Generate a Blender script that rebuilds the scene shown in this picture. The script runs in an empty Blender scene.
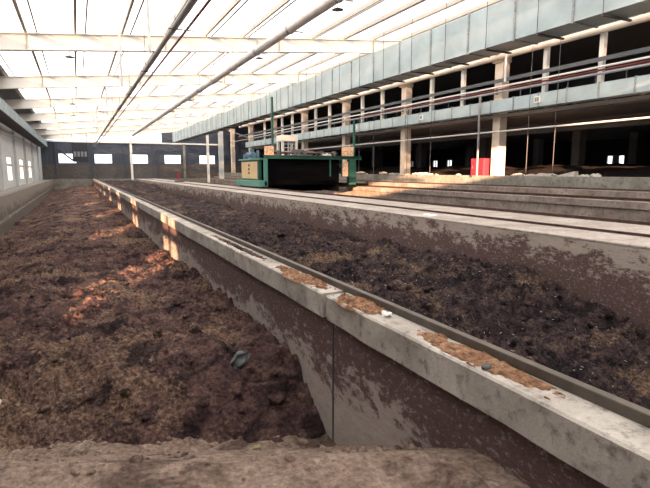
import bpy, bmesh, math, random
from mathutils import Vector, Matrix, noise
random.seed(7)
C = bpy.context.scene.collection
PI = math.pi

# ------------------------------------------------------------------ materials
def new_mat(name):
    m = bpy.data.materials.new(name); m.use_nodes = True
    nt = m.node_tree; nt.nodes.clear()
    out = nt.nodes.new('ShaderNodeOutputMaterial')
    b = nt.nodes.new('ShaderNodeBsdfPrincipled')
    nt.links.new(b.outputs[0], out.inputs[0])
    return m, nt, b, out

def coords(nt, scale=(1, 1, 1)):
    tc = nt.nodes.new('ShaderNodeTexCoord')
    mp = nt.nodes.new('ShaderNodeMapping'); mp.inputs['Scale'].default_value = scale
    nt.links.new(tc.outputs['Object'], mp.inputs[0])
    return mp.outputs[0]

def noi(nt, vec, scale, detail=6, rough=0.6, dist=0.0):
    n = nt.nodes.new('ShaderNodeTexNoise')
    n.inputs['Scale'].default_value = scale; n.inputs['Detail'].default_value = detail
    n.inputs['Roughness'].default_value = rough; n.inputs['Distortion'].default_value = dist
    nt.links.new(vec, n.inputs['Vector'])
    return n.outputs['Fac']

def ramp(nt, fac, stops):
    r = nt.nodes.new('ShaderNodeValToRGB')
    e = r.color_ramp.elements
    while len(e) < len(stops): e.new(0.5)
    for i, (p, c) in enumerate(stops):
        e[i].position = p
        e[i].color = (c, c, c, 1) if isinstance(c, (int, float)) else (*c, 1)
    nt.links.new(fac, r.inputs[0])
    return r.outputs[0]

def mix(nt, fac, a, b, mode='MIX'):
    m = nt.nodes.new('ShaderNodeMix'); m.data_type = 'RGBA'; m.blend_type = mode
    for sock, v in ((m.inputs[0], fac), (m.inputs[6], a), (m.inputs[7], b)):
        if isinstance(v, (int, float)): sock.default_value = v
        elif isinstance(v, tuple): sock.default_value = (*v, 1)
        else: nt.links.new(v, sock)
    return m.outputs[2]

def bump(nt, b, h, strength=0.5, dist=0.02):
    n = nt.nodes.new('ShaderNodeBump')
    n.inputs['Strength'].default_value = strength; n.inputs['Distance'].default_value = dist
    nt.links.new(h, n.inputs['Height']); nt.links.new(n.outputs[0], b.inputs['Normal'])

def math_n(nt, op, a, b=None):
    n = nt.nodes.new('ShaderNodeMath'); n.operation = op
    for s, v in zip(n.inputs, (a, b)):
        if v is None: continue
        if isinstance(v, (int, float)): s.default_value = v
        else: nt.links.new(v, s)
    return n.outputs[0]

def plain(name, col, rough=0.7, metal=0.0, var=0.12, scale=2.0):
    m, nt, b, out = new_mat(name)
    v = coords(nt)
    n = noi(nt, v, scale)
    lo = tuple(c * (1 - var) for c in col); hi = tuple(min(1, c * (1 + var)) for c in col)
    nt.links.new(ramp(nt, n, [(0.3, lo), (0.7, hi)]), b.inputs['Base Color'])
    b.inputs['Roughness'].default_value = rough; b.inputs['Metallic'].default_value = metal
    return m

def painted(name, col, rust=(0.16, 0.07, 0.04), amount=0.62, rough=0.55):
    m, nt, b, out = new_mat(name)
    v = coords(nt)
    n1 = noi(nt, v, 1.3); n2 = noi(nt, v, 9, 8, 0.7)
    base = ramp(nt, n1, [(0.3, tuple(c * 0.85 for c in col)), (0.7, col)])
    f = ramp(nt, n2, [(amount, 0.0), (amount + 0.06, 0.8)])
    nt.links.new(mix(nt, f, base, rust), b.inputs['Base Color'])
    b.inputs['Roughness'].default_value = rough
    return m

def concrete(name, c1, c2, c3, s=1.0):
    """weathered grey concrete with blotches"""
    m, nt, b, out = new_mat(name)
    v = coords(nt)
    a = noi(nt, v, 1.1 * s, 8, 0.65); d = noi(nt, v, 7 * s, 8, 0.7); g = noi(nt, v, 60 * s, 3, 0.6)
    base = ramp(nt, a, [(0.3, c1), (0.5, c2), (0.72, c3)])
    f = ramp(nt, d, [(0.52, 0.0), (0.66, 0.75)])
    col = mix(nt, f, base, tuple(x * 0.5 for x in c1))
    col = mix(nt, 0.35, col, ramp(nt, g, [(0.3, 0.45), (0.7, 1.0)]), 'MULTIPLY')
    nt.links.new(col, b.inputs['Base Color'])
    b.inputs['Roughness'].default_value = 0.9
    bump(nt, b, d, 0.5, 0.02)
    return m

def stained_wall(name, pale, dark, edge0, edge1, zc, zspan, streak=1.0):
    """pale concrete under a maroon-brown residue; the residue breaks up in ragged patches, thins out below zc"""
    m, nt, b, out = new_mat(name)
    v = coords(nt)
    a = noi(nt, coords(nt, (1, 0.45, 1.0)), 2.6 * streak, 10, 0.72, 0.5)
    d = noi(nt, coords(nt, (1, 0.5, 1)), 13, 8, 0.75)
    fine = noi(nt, v, 55, 4, 0.6)
    sx = nt.nodes.new('ShaderNodeSeparateXYZ'); tc = nt.nodes.new('ShaderNodeTexCoord')
    nt.links.new(tc.outputs['Object'], sx.inputs[0])
    zf = math_n(nt, 'DIVIDE', math_n(nt, 'SUBTRACT', sx.outputs[2], zc), zspan)   # 0 at zc, grows upwards
    zf = math_n(nt, 'MAXIMUM', math_n(nt, 'MINIMUM', zf, 0.22), -0.2)
    val = math_n(nt, 'ADD', math_n(nt, 'ADD', math_n(nt, 'MULTIPLY', a, 0.6), math_n(nt, 'MULTIPLY', d, 0.4)), zf)
    f = ramp(nt, val, [(edge0, 0.0), (edge1, 1.0)])
    palec = ramp(nt, d, [(0.3, tuple(c * 0.7 for c in pale)), (0.65, pale)])
    darkc = ramp(nt, fine, [(0.3, tuple(c * 0.6 for c in dark)), (0.7, dark)])
    col = mix(nt, f, palec, darkc)
    fl = ramp(nt, noi(nt, coords(nt, (1, .6, 1)), 30, 6, 0.75), [(0.56, 0.0), (0.62, 0.5)])
    col = mix(nt, fl, col, pale)
    nt.links.new(col, b.inputs['Base Color'])
    b.inputs['Roughness'].default_value = 0.85
    bump(nt, b, d, 0.6, 0.03)
    return m

def compost_mat(name, stops, tan, tan_edge, dark=(0.012, 0.009, 0.011)):
    m, nt, b, out = new_mat(name)
    v = coords(nt)
    big = noi(nt, v, 0.75, 7, 0.65, 0.4); mid = noi(nt, v, 4.5, 8, 0.7); fine = noi(nt, v, 24, 6, 0.65)
    vo = nt.nodes.new('ShaderNodeTexVoronoi'); vo.inputs['Scale'].default_value = 22
    nt.links.new(v, vo.inputs['Vector'])
    base = ramp(nt, mid, stops)
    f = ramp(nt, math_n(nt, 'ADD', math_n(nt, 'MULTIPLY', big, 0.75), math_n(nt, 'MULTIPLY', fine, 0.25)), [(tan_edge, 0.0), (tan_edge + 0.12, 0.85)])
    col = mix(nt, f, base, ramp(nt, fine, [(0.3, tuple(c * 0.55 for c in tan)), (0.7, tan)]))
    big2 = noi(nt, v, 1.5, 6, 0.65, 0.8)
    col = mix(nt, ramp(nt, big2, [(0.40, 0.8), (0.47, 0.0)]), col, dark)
    col = mix(nt, 0.75, col, ramp(nt, fine, [(0.34, 0.45), (0.66, 1.35)]), 'MULTIPLY')
    speck = ramp(nt, noi(nt, v, 120, 2, 0.5), [(0.73, 0.0), (0.76, 0.6)])
    col = mix(nt, speck, col, (0.30, 0.26, 0.22))
    nt.links.new(col, b.inputs['Base Color'])
    b.inputs['Roughness'].default_value = 0.95
    b.inputs['Specular IOR Level'].default_value = 0.15
    h = math_n(nt, 'ADD', math_n(nt, 'MULTIPLY', fine, 0.7), math_n(nt, 'MULTIPLY', vo.outputs['Distance'], -0.5))
    bump(nt, b, h, 1.0, 0.09)
    return m

M = {}
K = 0.95
def dim(stops): return [(p, tuple(c * K for c in col)) for p, col in stops]
M['coping'] = concrete('grey_coping', (0.23, 0.205, 0.18), (0.40, 0.37, 0.335), (0.58, 0.545, 0.50), 1.6)
M['walk'] = concrete('walkway_concrete', (0.25, 0.205, 0.18), (0.38, 0.335, 0.30), (0.52, 0.465, 0.43), 1.3)
M['conc'] = concrete('plain_concrete', (0.17, 0.16, 0.14), (0.26, 0.25, 0.22), (0.36, 0.345, 0.31), 0.8)
M['conc_warm'] = concrete('warm_stained_concrete', (0.17, 0.13, 0.11), (0.29, 0.24, 0.21), (0.42, 0.36, 0.325), 0.8)
M['wall_mid'] = stained_wall('stained_concrete', (0.36, 0.31, 0.285), (0.105, 0.058, 0.054), 0.475, 0.53, -1.80, 3.6)
M['wall_two'] = stained_wall('stained_concrete_dark', (0.42, 0.355, 0.315), (0.115, 0.066, 0.062), 0.46, 0.52, -1.45, -5.0, 1.3)
M['wall_left'] = stained_wall('stained_concrete_left', (0.21, 0.18, 0.155), (0.085, 0.066, 0.055), 0.46, 0.58, -1.7, -3.5)
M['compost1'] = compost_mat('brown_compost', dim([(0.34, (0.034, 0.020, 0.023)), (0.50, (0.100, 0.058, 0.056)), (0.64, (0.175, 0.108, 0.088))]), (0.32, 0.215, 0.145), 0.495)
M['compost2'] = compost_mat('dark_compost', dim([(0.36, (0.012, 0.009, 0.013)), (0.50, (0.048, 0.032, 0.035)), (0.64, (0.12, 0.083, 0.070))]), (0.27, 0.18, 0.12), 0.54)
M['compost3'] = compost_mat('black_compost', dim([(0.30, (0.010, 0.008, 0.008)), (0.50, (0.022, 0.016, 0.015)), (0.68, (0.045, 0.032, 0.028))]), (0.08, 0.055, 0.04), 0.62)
M['ramp'] = compost_mat('dusty_ground', dim([(0.30, (0.22, 0.155, 0.125)), (0.50, (0.31, 0.23, 0.185)), (0.70, (0.42, 0.325, 0.27))]), (0.33, 0.25, 0.20), 0.52, (0.10, 0.065, 0.055))
M['sawdust'] = compost_mat('sawdust', dim([(0.30, (0.20, 0.10, 0.06)), (0.50, (0.36, 0.20, 0.12)), (0.70, (0.52, 0.33, 0.21))]), (0.50, 0.33, 0.21), 0.60, (0.24, 0.11, 0.06))
M['lime'] = plain('white_lime', (0.85, 0.86, 0.88), 0.9)
M['rail'] = plain('weathered_rail', (0.085, 0.07, 0.058), 0.6, 0.2, 0.3, 8)
M['railrust'] = plain('rusty_rail', (0.075, 0.045, 0.038), 0.6, 0.3, 0.4, 6)
M['white'] = plain('white_paint', (0.78, 0.76, 0.71), 0.5, 0, 0.05)
M['greywhite'] = plain('pale_grey_paint', (0.50, 0.52, 0.53), 0.6, 0, 0.10)
M['cream'] = painted('cream_paint', (0.78, 0.66, 0.54), (0.42, 0.27, 0.18), 0.62)
M['whitepipe'] = plain('white_pipe', (0.72, 0.70, 0.67), 0.4, 0, 0.05)
M['purlin'] = plain('purlin_paint', (0.42, 0.37, 0.32), 0.5, 0, 0.1)
M['cable'] = plain('dark_cable', (0.10, 0.10, 0.11), 0.5)
M['railgrey'] = plain('dark_grey_rail', (0.075, 0.085, 0.095), 0.6)
M['greypipe'] = plain('grey_steel_pipe', (0.27, 0.27, 0.28), 0.4, 0.3, 0.08)
M['bigpipe'] = plain('pale_grey_steel_pipe', (0.66, 0.64, 0.63), 0.45, 0.2, 0.08)
M['redpipe'] = plain('purple_red_pipe', (0.15, 0.03, 0.06), 0.45)
M['red2'] = plain('oxide_red_pipe', (0.22, 0.035, 0.025), 0.5)
M['duct'] = plain('galvanised_duct', (0.42, 0.51, 0.535), 0.5, 0.25, 0.14, 1.1)
M['flange'] = plain('duct_flange', (0.30, 0.33, 0.34), 0.5, 0.3, 0.35, 14)
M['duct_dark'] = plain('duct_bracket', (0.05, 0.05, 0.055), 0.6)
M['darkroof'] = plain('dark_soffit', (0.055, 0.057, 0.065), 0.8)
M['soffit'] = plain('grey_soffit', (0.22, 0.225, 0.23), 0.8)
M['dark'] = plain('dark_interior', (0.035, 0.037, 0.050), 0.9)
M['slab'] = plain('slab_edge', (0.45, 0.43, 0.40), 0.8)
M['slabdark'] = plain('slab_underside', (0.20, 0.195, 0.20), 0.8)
M['green'] = painted('green_machine_paint', (0.012, 0.095, 0.072), (0.04, 0.05, 0.04), 0.60, 0.45)
M['greenlight'] = painted('pale_green_machine_paint', (0.075, 0.25, 0.205), (0.05, 0.08, 0.06), 0.62, 0.5)
M['beige'] = plain('beige_cabinet_paint', (0.56, 0.42, 0.22), 0.6)
M['peach'] = painted('primer_patched_plate', (0.80, 0.62, 0.42), (0.48, 0.15, 0.06), 0.50)
M['blue'] = plain('blue_motor_paint', (0.06, 0.13, 0.20), 0.5)
M['shaft'] = plain('rusty_shaft', (0.085, 0.045, 0.038), 0.6, 0.3, 0.3, 5)
M['black'] = plain('black_steel', (0.003, 0.003, 0.0035), 1.0)
M['black'].node_tree.nodes['Principled BSDF'].inputs['Specular IOR Level'].default_value = 0.05
M['redbox'] = plain('red_cabinet_paint', (0.30, 0.02, 0.04), 0.5)
M['rubble'] = plain('pale_rubble', (0.52, 0.48, 0.44), 0.9, 0, 0.25, 6)
M['bag'] = plain('grey_green_cloth', (0.07, 0.082, 0.085), 0.6, 0, 0.35, 14)
M['leaf'] = plain('yellow_green_leaf', (0.24, 0.21, 0.10), 0.7)
M['plank'] = plain('raw_wood', (0.32, 0.21, 0.12), 0.8)

def corrugated(name, col, axis_scale, depth=0.4):
    m, nt, b, out = new_mat(name)
    v = coords(nt)
    w = nt.nodes.new('ShaderNodeTexWave'); w.inputs['Scale'].default_value = axis_scale; w.bands_direction = 'X'
    nt.links.new(v, w.inputs['Vector'])
    n = noi(nt, v, 0.7)
    nt.links.new(ramp(nt, n, [(0.3, tuple(c * 0.8 for c in col)), (0.7, col)]), b.inputs['Base Color'])
    b.inputs['Roughness'].default_value = 0.6
    bump(nt, b, w.outputs['Fac'], depth, 0.03)
    return m
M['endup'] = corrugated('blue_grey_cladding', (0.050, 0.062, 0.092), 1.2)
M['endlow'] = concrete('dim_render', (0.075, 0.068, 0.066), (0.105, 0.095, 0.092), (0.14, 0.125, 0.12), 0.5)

def emis(name, col, s):
    m = bpy.data.materials.new(name); m.use_nodes = True; nt = m.node_tree; nt.nodes.clear()
    o = nt.nodes.new('ShaderNodeOutputMaterial'); e = nt.nodes.new('ShaderNodeEmission')
    e.inputs[0].default_value = (*col, 1); e.inputs[1].default_value = s
    nt.links.new(e.outputs[0], o.inputs[0]); return m
M['lamp'] = emis('lit_lamp', (1, 0.97, 0.92), 3.0)

def glazing_mat():
    m = bpy.data.materials.new('roof_glazing'); m.use_nodes = True; nt = m.node_tree; nt.nodes.clear()
    o = nt.nodes.new('ShaderNodeOutputMaterial'); t = nt.nodes.new('ShaderNodeBsdfTransparent')
    l = nt.nodes.new('ShaderNodeBsdfTranslucent'); mx = nt.nodes.new('ShaderNodeMixShader')
    l.inputs[0].default_value = (0.88, 0.93, 0.95, 1); t.inputs[0].default_value = (0.94, 0.98, 1.0, 1)
    mx.inputs[0].default_value = 0.72
    nt.links.new(t.outputs[0], mx.inputs[1]); nt.links.new(l.outputs[0], mx.inputs[2]); nt.links.new(mx.outputs[0], o.inputs[0])
    return m
M['glazing'] = glazing_mat()
def pane_mat():
    m = bpy.data.materials.new('window_pane'); m.use_nodes = True; nt = m.node_tree; nt.nodes.clear()
    o = nt.nodes.new('ShaderNodeOutputMaterial'); t = nt.nodes.new('ShaderNodeBsdfTransparent')
    g = nt.nodes.new('ShaderNodeBsdfGlossy'); g.inputs['Roughness'].default_value = 0.1
    mx = nt.nodes.new('ShaderNodeMixShader'); mx.inputs[0].default_value = 0.04
    nt.links.new(t.outputs[0], mx.inputs[1]); nt.links.new(g.outputs[0], mx.inputs[2]); nt.links.new(mx.outputs[0], o.inputs[0])
    return m
M['pane'] = pane_mat()

# ------------------------------------------------------------------ mesh helpers (all shapes given in world metres)
def origin_of(o):
    v = Vector((0, 0, 0))
    while o is not None: v += o.location; o = o.parent
    return v

def obj(name, bm, mat, parent=None, smooth=False, bevel=0.0):
    off = origin_of(parent)
    if off.length: bmesh.ops.translate(bm, verts=bm.verts, vec=-off)
    me = bpy.data.meshes.new(name); bm.normal_update(); bm.to_mesh(me); bm.free()
    me.materials.append(M[mat] if isinstance(mat, str) else mat)
    if smooth:
        for p in me.polygons: p.use_smooth = True
    o = bpy.data.objects.new(name, me); C.objects.link(o); o.parent = parent
    if bevel:
        md = o.modifiers.new('bevel', 'BEVEL'); md.width = bevel; md.segments = 2; md.limit_method = 'ANGLE'
    return o

def box(bm, x0, x1, y0, y1, z0, z1):
    vs = [bm.verts.new((x, y, z)) for x in (x0, x1) for y in (y0, y1) for z in (z0, z1)]
    for f in ((0, 1, 3, 2), (4, 6, 7, 5), (0, 4, 5, 1), (2, 3, 7, 6), (0, 2, 6, 4), (1, 5, 7, 3)):
        bm.faces.new([vs[i] for i in f])
    return vs

def BX(*a):
    bm = bmesh.new(); box(bm, *a); return bm

def cyl(bm, p0, p1, r, n=12, r2=None):
    p0 = Vector(p0); p1 = Vector(p1); d = p1 - p0; L = d.length
    rot = d.to_track_quat('Z', 'Y').to_matrix().to_4x4()
    mtx = Matrix.Translation((p0 + p1) / 2) @ rot
    bmesh.ops.create_cone(bm, cap_ends=True, segments=n, radius1=r, radius2=r if r2 is None else r2, depth=L, matrix=mtx)

def CY(*a, **k):
    bm = bmesh.new(); cyl(bm, *a, **k); return bm

def slope_box(bm, x0, x1, y0, y1, zl0, zh0, zl1, zh1):
    """box whose underside and top slope along X"""
    v = [bm.verts.new(p) for p in ((x0, y0, zl0), (x0, y0, zh0), (x0, y1, zl0), (x0, y1, zh0), (x1, y0, zl1), (x1, y0, zh1), (x1, y1, zl1), (x1, y1, zh1))]
    for f in ((0, 1, 3, 2), (4, 6, 7, 5), (0, 4, 5, 1), (2, 3, 7, 6), (0, 2, 6, 4), (1, 5, 7, 3)):
        bm.faces.new([v[i] for i in f])

def prop(o, label=None, cat=None, group=None, kind=None):
    if label: o['label'] = label
    if cat: o['category'] = cat
    if group: o['group'] = group
    if kind: o['kind'] = kind
    return o

def struct(name, bm, mat, parent=None, **k):
    o = obj(name, bm, mat, parent, **k)
    if parent is None: o['kind'] = 'structure'
    return o

def thing(name, label, cat, loc, group=None):
    o = bpy.data.objects.new(name, None); C.objects.link(o); o.location = loc; o.empty_display_size = 0.3
    return prop(o, label, cat, group)

def dup(root, loc, label=None):
    r = root.copy(); C.objects.link(r); r.location = loc
    if label: r['label'] = label
    for ch in list(root.children):
        c = ch.copy(); C.objects.link(c); c.parent = r
        for g in ch.children:
            d = g.copy(); C.objects.link(d); d.parent = c
    return r

# ------------------------------------------------------------------ key levels (metres, camera eye at the origin)
TOP = -1.10                       # top of the trough walls
Y0, YE = -6.0, 78.0               # shed ends
BAY = 8.5
FR = [20.1 + BAY * k for k in range(-3, 7)]     # portal frames
RS = 0.092
def rb(x): return 4.10 + RS * x   # underside of roof beams
def rt(x): return 4.66 + RS * x   # top of roof beams

# ------------------------------------------------------------------ floors
struct('floor', BX(-6, 46, Y0, YE + 1, -3.2, -3.0), 'conc')
struct('floor_platform', BX(19.95, 45.5, Y0, YE, -3.0, -0.29), 'conc')

# ------------------------------------------------------------------ trough walls
# middle wall: body + coping in two lengths with a joint + bar rail
JY = 3.95
wm = struct('wall_middle', BX(1.99, 2.205, Y0 + 0.1, YE - .1, -3.0, -1.335), 'wall_mid')
def coping_bm(y0, y1):
    bm = bmesh.new()
    n = max(2, int((y1 - y0) / 0.35)); n = min(n, 160)
    rows = []
    for i in range(n + 1):
        y = y0 + (y1 - y0) * i / n
        w = 0.012 * noise.noise(Vector((y * 1.7, 3.1, 0))) + 0.006 * noise.noise(Vector((y * 7, 1.1, 0)))
        h = 0.012 * noise.noise(Vector((y * 2.3, 7.7, 0)))
        rows.append([bm.verts.new(p) for p in ((1.935 + w, y, TOP - 0.225 + h), (1.925 + w, y, TOP - 0.012), (1.94 + w, y, TOP), (2.215, y, TOP), (2.22, y, TOP - 0.235))])
    for a, b in zip(rows, rows[1:]):
        for k in range(5):
            bm.faces.new([a[k], b[k], b[(k + 1) % 5], a[(k + 1) % 5]])
    bm.faces.new(rows[0]); bm.faces.new(rows[-1][::-1])
    bmesh.ops.recalc_face_normals(bm, faces=bm.faces)
    return bm
obj('coping', coping_bm(Y0 + 0.1, JY - 0.04), 'coping', wm)
obj('coping', coping_bm(JY + 0.04, YE - 0.1), 'coping', wm)
prop(obj('bar_rail', BX(2.145, 2.20, Y0 + 0.1, YE - 0.2, TOP, TOP + 0.06), 'rail', bevel=0.006), 'weathered steel bar rail running along the top of the middle trough wall', 'rail')

obj('joint', BX(1.985, 2.20, JY - 0.038, JY + 0.038, -1.34, TOP - 0.03), 'duct_dark', wm)
obj('joint', BX(1.982, 1.99, JY - 0.08, JY - 0.06, -2.6, -1.34), 'duct_dark', wm)

# second wall: broad double wall with a walkway on top
w2 = struct('wall_right', BX(7.46, 10.5, Y0 + .1, YE - .1, -3.0, TOP - 0.045), 'wall_two')
bm = bmesh.new(); box(bm, 7.455, 10.51, Y0 + .1, YE - .1, TOP - 0.045, TOP)
obj('coping', bm, 'walk', w2, bevel=0.015)
bm = bmesh.new()
box(bm, 8.520, 8.560, Y0 + 1, YE - 1, TOP, TOP + 0.010); box(bm, 8.535, 8.545, Y0 + 1, YE - 1, TOP + 0.010, TOP + 0.035); box(bm, 8.525, 8.555, Y0 + 1, YE - 1, TOP + 0.035, TOP + 0.05)
prop(obj('steel_rail', bm, 'railrust'), 'rusty steel rail along the middle of the broad pale walkway', 'rail')
bm = bmesh.new()
box(bm, 10.380, 10.420, Y0 + 1, YE - 1, TOP, TOP + 0.010); box(bm, 10.385, 10.415, Y0 + 1, YE - 1, TOP + 0.012, TOP + 0.05); box(bm, 10.37, 10.43, Y0 + 1, YE - 1, TOP + 0.05, TOP + 0.075)
prop(obj('steel_rail', bm, 'railrust'), 'rusty steel rail on the walkway edge under the near wheels of the green machine', 'rail')

# third wall: stepped
w3 = struct('wall_third', BX(18.08, 19.0, Y0 + .1, YE - .1, -3.0, TOP - 0.28), 'conc_warm')
obj('coping', BX(18.0, 19.0, Y0 + .1, YE - .1, TOP - 0.28, TOP), 'conc_warm', w3, bevel=0.02)
bm = bmesh.new()
box(bm, 18.42, 18.54, Y0 + 1, YE - 1, TOP, TOP + 0.015); box(bm, 18.46, 18.50, Y0 + 1, YE - 1, TOP + .015, TOP + 0.08); box(bm, 18.435, 18.525, Y0 + 1, YE - 1, TOP + 0.08, TOP + 0.11)
prop(obj('steel_rail', bm, 'railrust'), 'rusty steel rail on the far trough wall below the parapet', 'rail')
struct('wall_step', BX(19.0, 19.6, Y0 + .1, YE - .1, -3.0, -0.78), 'conc_warm', bevel=0.02)
prop(obj('steel_rail', BX(19.46, 19.54, Y0 + 1, YE - 1, -0.78, -0.71), 'railrust'), 'dark rail at the foot of the grey parapet face', 'rail')
struct('wall_parapet', BX(19.6, 19.95, Y0 + .1, YE - .1, -3.0, -0.24), 'conc', bevel=0.02)

# left wall of the first trough with footing and back-fill ledge
struct('wall_left_trough', BX(-3.3, -3.02, Y0 + .1, YE - .1, -3.0, TOP), 'wall_left', bevel=0.015)
struct('baseboard_left', BX(-3.02, -2.84, Y0 + .1, YE - .1, -3.0, -2.02), 'wall_left', bevel=0.05)
struct('floor_ledge', BX(-4.2, -3.3, Y0 + .1, YE - .1, -3.0, TOP - 0.05), 'conc')
# low end wall closing the troughs
struct('wall_trough_end', BX(-3.3, 19.6, YE - 0.6, YE - 0.1, -3.0, TOP + 0.01), 'conc')

# ------------------------------------------------------------------ compost beds
def sm(t):
    t = max(0.0, min(1.0, t)); return t * t * (3 - 2 * t)

def lumps(x, y, far):
    p = Vector((x, y, 0))
    h = 0.10 * noise.noise(p * 0.55 + Vector((4, 2, 1)))
    h += 0.085 * noise.noise(p * 1.5)
    h += 0.050 * abs(noise.noise(p * 3.1 + Vector((9, 1, 0)))) * 2
    if far < 30:
        k = 1 - max(0, (far - 15) / 15)
        d = noise.voronoi(p * 6.5 + 0.6 * noise.noise_vector(p * 3))[0]
        h += 0.075 * k * (math.sqrt(max(0, 1 - (d[0] / 0.75) ** 2)) - .6) * max(.15, 0.75 + 1.3 * noise.noise(p * 0.9 + Vector((0, 5, 3))))
        d2 = noise.voronoi(p * 17 + 0.5 * noise.noise_vector(p * 9))[0]
        h += 0.030 * k * (math.sqrt(max(0, 1 - (d2[0] / 0.75) ** 2)) - .6) * max(.2, 0.8 + 1.6 * noise.noise(p * 1.7 + Vector((5, 5, 3))))
        h += 0.024 * k * noise.noise(p * 24) + 0.030 * k * noise.noise(p * 12)
        h += 0.055 * k * noise.noise(p * 6)
        # cracks
        c = noise.voronoi(p * 1.35 + 0.5 * noise.noise_vector(p * 2.2))[0]
        e = c[1] - c[0]
        if e < 0.05: h -= 0.14 * k * (1 - e / 0.05) * max(0, min(1, 2.2 * noise.noise(p * 0.9 + Vector((7, 7, 0))) + .1))
    return h

def grid_bed(x0, x1, ys, nx, fn):
    bm = bmesh.new(); rows = []
    for y in ys:
        rows.append([bm.verts.new((x, y, fn(x, y))) for x in (x0 + (x1 - x0) * i / nx for i in range(nx + 1))])
    for a, b in zip(rows, rows[1:]):
        for i in range(nx): bm.faces.new((a[i], a[i + 1], b[i + 1], b[i]))
    return bm

def geo(a, b, k, start=None):
    ys = [a]
    while ys[-1] < b: ys.append(ys[-1] + k * max(2.5, ys[-1]))
    ys[-1] = b
    return ys

def ramp_z(x, y):
    t = 4.6 - 0.4 * x
    z = -2.50 + 0.51 * max(0, t - y)
    z = min(z, -1.62)
    p = Vector((x, y, 2))
    z += 0.035 * noise.noise(p * 1.3) + 0.016 * noise.noise(p * 5) + 0.008 * noise.noise(p * 18) + 0.006 * (0.4 - noise.voronoi(p * 22)[0][0])
    # ragged crumbs where the heap has slid down
    return z

def bed1(x, y):
    toe = 4.6 - 0.4 * x + 0.10 * noise.noise(Vector((x * 2.2, 0, 9)))
    base = -1.98 - 0.20 * sm((y - 8) / 7) - 0.42 * sm((-0.6 - x) / 2.0)
    base += 0.10 * sm((y - 26) / 10) * sm((x + 1.5) / 2) 
    w = 1.05 + 0.45 * sm((1.0 - x) / 2.5)
    s = (y - toe) / w
    z = -2.62 + (base + 2.62) * sm(s * 0.5 + 0.5) if s < 1 else base
    if s < 1: z = -2.58 + (base + 2.58) * sm(max(0, s)) ** 0.8
    k = 0.35 + 0.65 * sm(s + .3)
    return z + k * lumps(x, y, y) - (0.2 if s < -0.1 else 0)

b1 = obj('compost', grid_bed(-3.0, 1.985, geo(3.7, YE - 0.62, 0.0054), 300, bed1), 'compost1', smooth=True)
prop(b1, 'reddish brown compost crossed by orange streaks of sunlight, filling the nearest trough', 'compost', kind='stuff')

def bed2(x, y):
    u = (x - 2.22) / 5.23
    base = -2.0 - 0.16 * sm((y - 9) / 6) * (1 - u) 
    base -= 0.60 * (1 - sm((y - 3.2) / 3.4)) * (0.45 + 0.55 * u)
    base += 0.16 * math.exp(-((y - 7.5) / 2.2) ** 2) * math.exp(-((u - 0.75) / 0.3) ** 2)
    # tall heap at the far end
    base += 0.78 * sm((y - 40 - 10 * u) / 6) * (1 - 0.35 * u)
    p = Vector((x + 31, y, 0))
    return base + 1.5 * lumps(x + 31, y, y)
b2 = obj('compost', grid_bed(2.225, 7.45, geo(0.5, YE - 0.62, 0.0068), 230, bed2), 'compost2', smooth=True)
prop(b2, 'dark purple-black compost with tan patches filling the second trough', 'compost', kind='stuff')

def bed3(x, y):
    return -2.35 + 0.12 * noise.noise(Vector((x * .8, y * .8, 0))) + 0.05 * noise.noise(Vector((x * 3, y * 3, 0)))
ys = [Y0 + 0.2 + i * 0.6 for i in range(139)]; ys = [y for y in ys if y < YE - .7] + [YE - .62]
b3 = obj('compost', grid_bed(10.515, 18.07, ys, 20, bed3), 'compost3', smooth=True)
prop(b3, 'black compost lying low in the third trough under the green machine', 'compost', kind='stuff')

# dusty ramp under the camera
ys = [Y0 + 0.1 + 0.3 * i for i in range(23)] + [0.8 + 0.025 * i for i in range(180)]
struct('floor_ramp', grid_bed(-3.02, 1.995, ys, 170, ramp_z), 'ramp', smooth=True)
struct('floor_ramp_second', grid_bed(2.215, 7.455, [Y0 + .1, -3, 0, 0.5, 1.0, 1.4], 20, lambda x, y: -2.3 - 0.1 * sm(y)), 'ramp', smooth=True)

# loose clods on the bed (stuff) -- one object
def clod_field(n, fn, xr, yr, rr, seed, name, mat, label):
    rnd = random.Random(seed); bm = bmesh.new()
    for i in range(n):
        y = yr[0] * (yr[1] / yr[0]) ** rnd.random(); x = rnd.uniform(*xr)
        r = rnd.uniform(*rr) * rnd.choice((0.6, 0.8, 1, 1.3))
        z = fn(x, y)
        b0 = len(bm.verts)
        r_ = bmesh.ops.create_icosphere(bm, subdivisions=2, radius=r, matrix=Matrix.Translation((x, y, z + r * 0.12)) @ Matrix.Rotation(rnd.random() * 6, 4, 'Z') @ Matrix.Diagonal((1.2, 0.9, 0.7, 1)))
        for v in r_['verts']:
            c = Vector((x, y, z)); d = v.co - c
            v.co = c + d * (1 + 0.7 * noise.noise(v.co * (1.2 / r)))
    o = obj(name, bm, mat, smooth=True)
    return prop(o, label, 'clods', kind='stuff')
clod_field(420, bed1, (-2.6, 1.9), (4.4, 22), (0.018, 0.060), 3, 'compost_clods', 'compost1', 'loose brown compost clods strewn over the nearest trough')
clod_field(560, bed2, (2.5, 7.3), (3.2, 16), (0.02, 0.075), 5, 'compost_clods', 'compost2', 'loose dark compost clods strewn over the second trough')
clod_field(420, lambda x, y: ramp_z(x, y), (-2.6, 1.95), (2.2, 5.2), (0.008, 0.032), 8, 'ground_crumbs', 'ramp', 'tan crumbs on the dusty ground in front of the heap')

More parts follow.
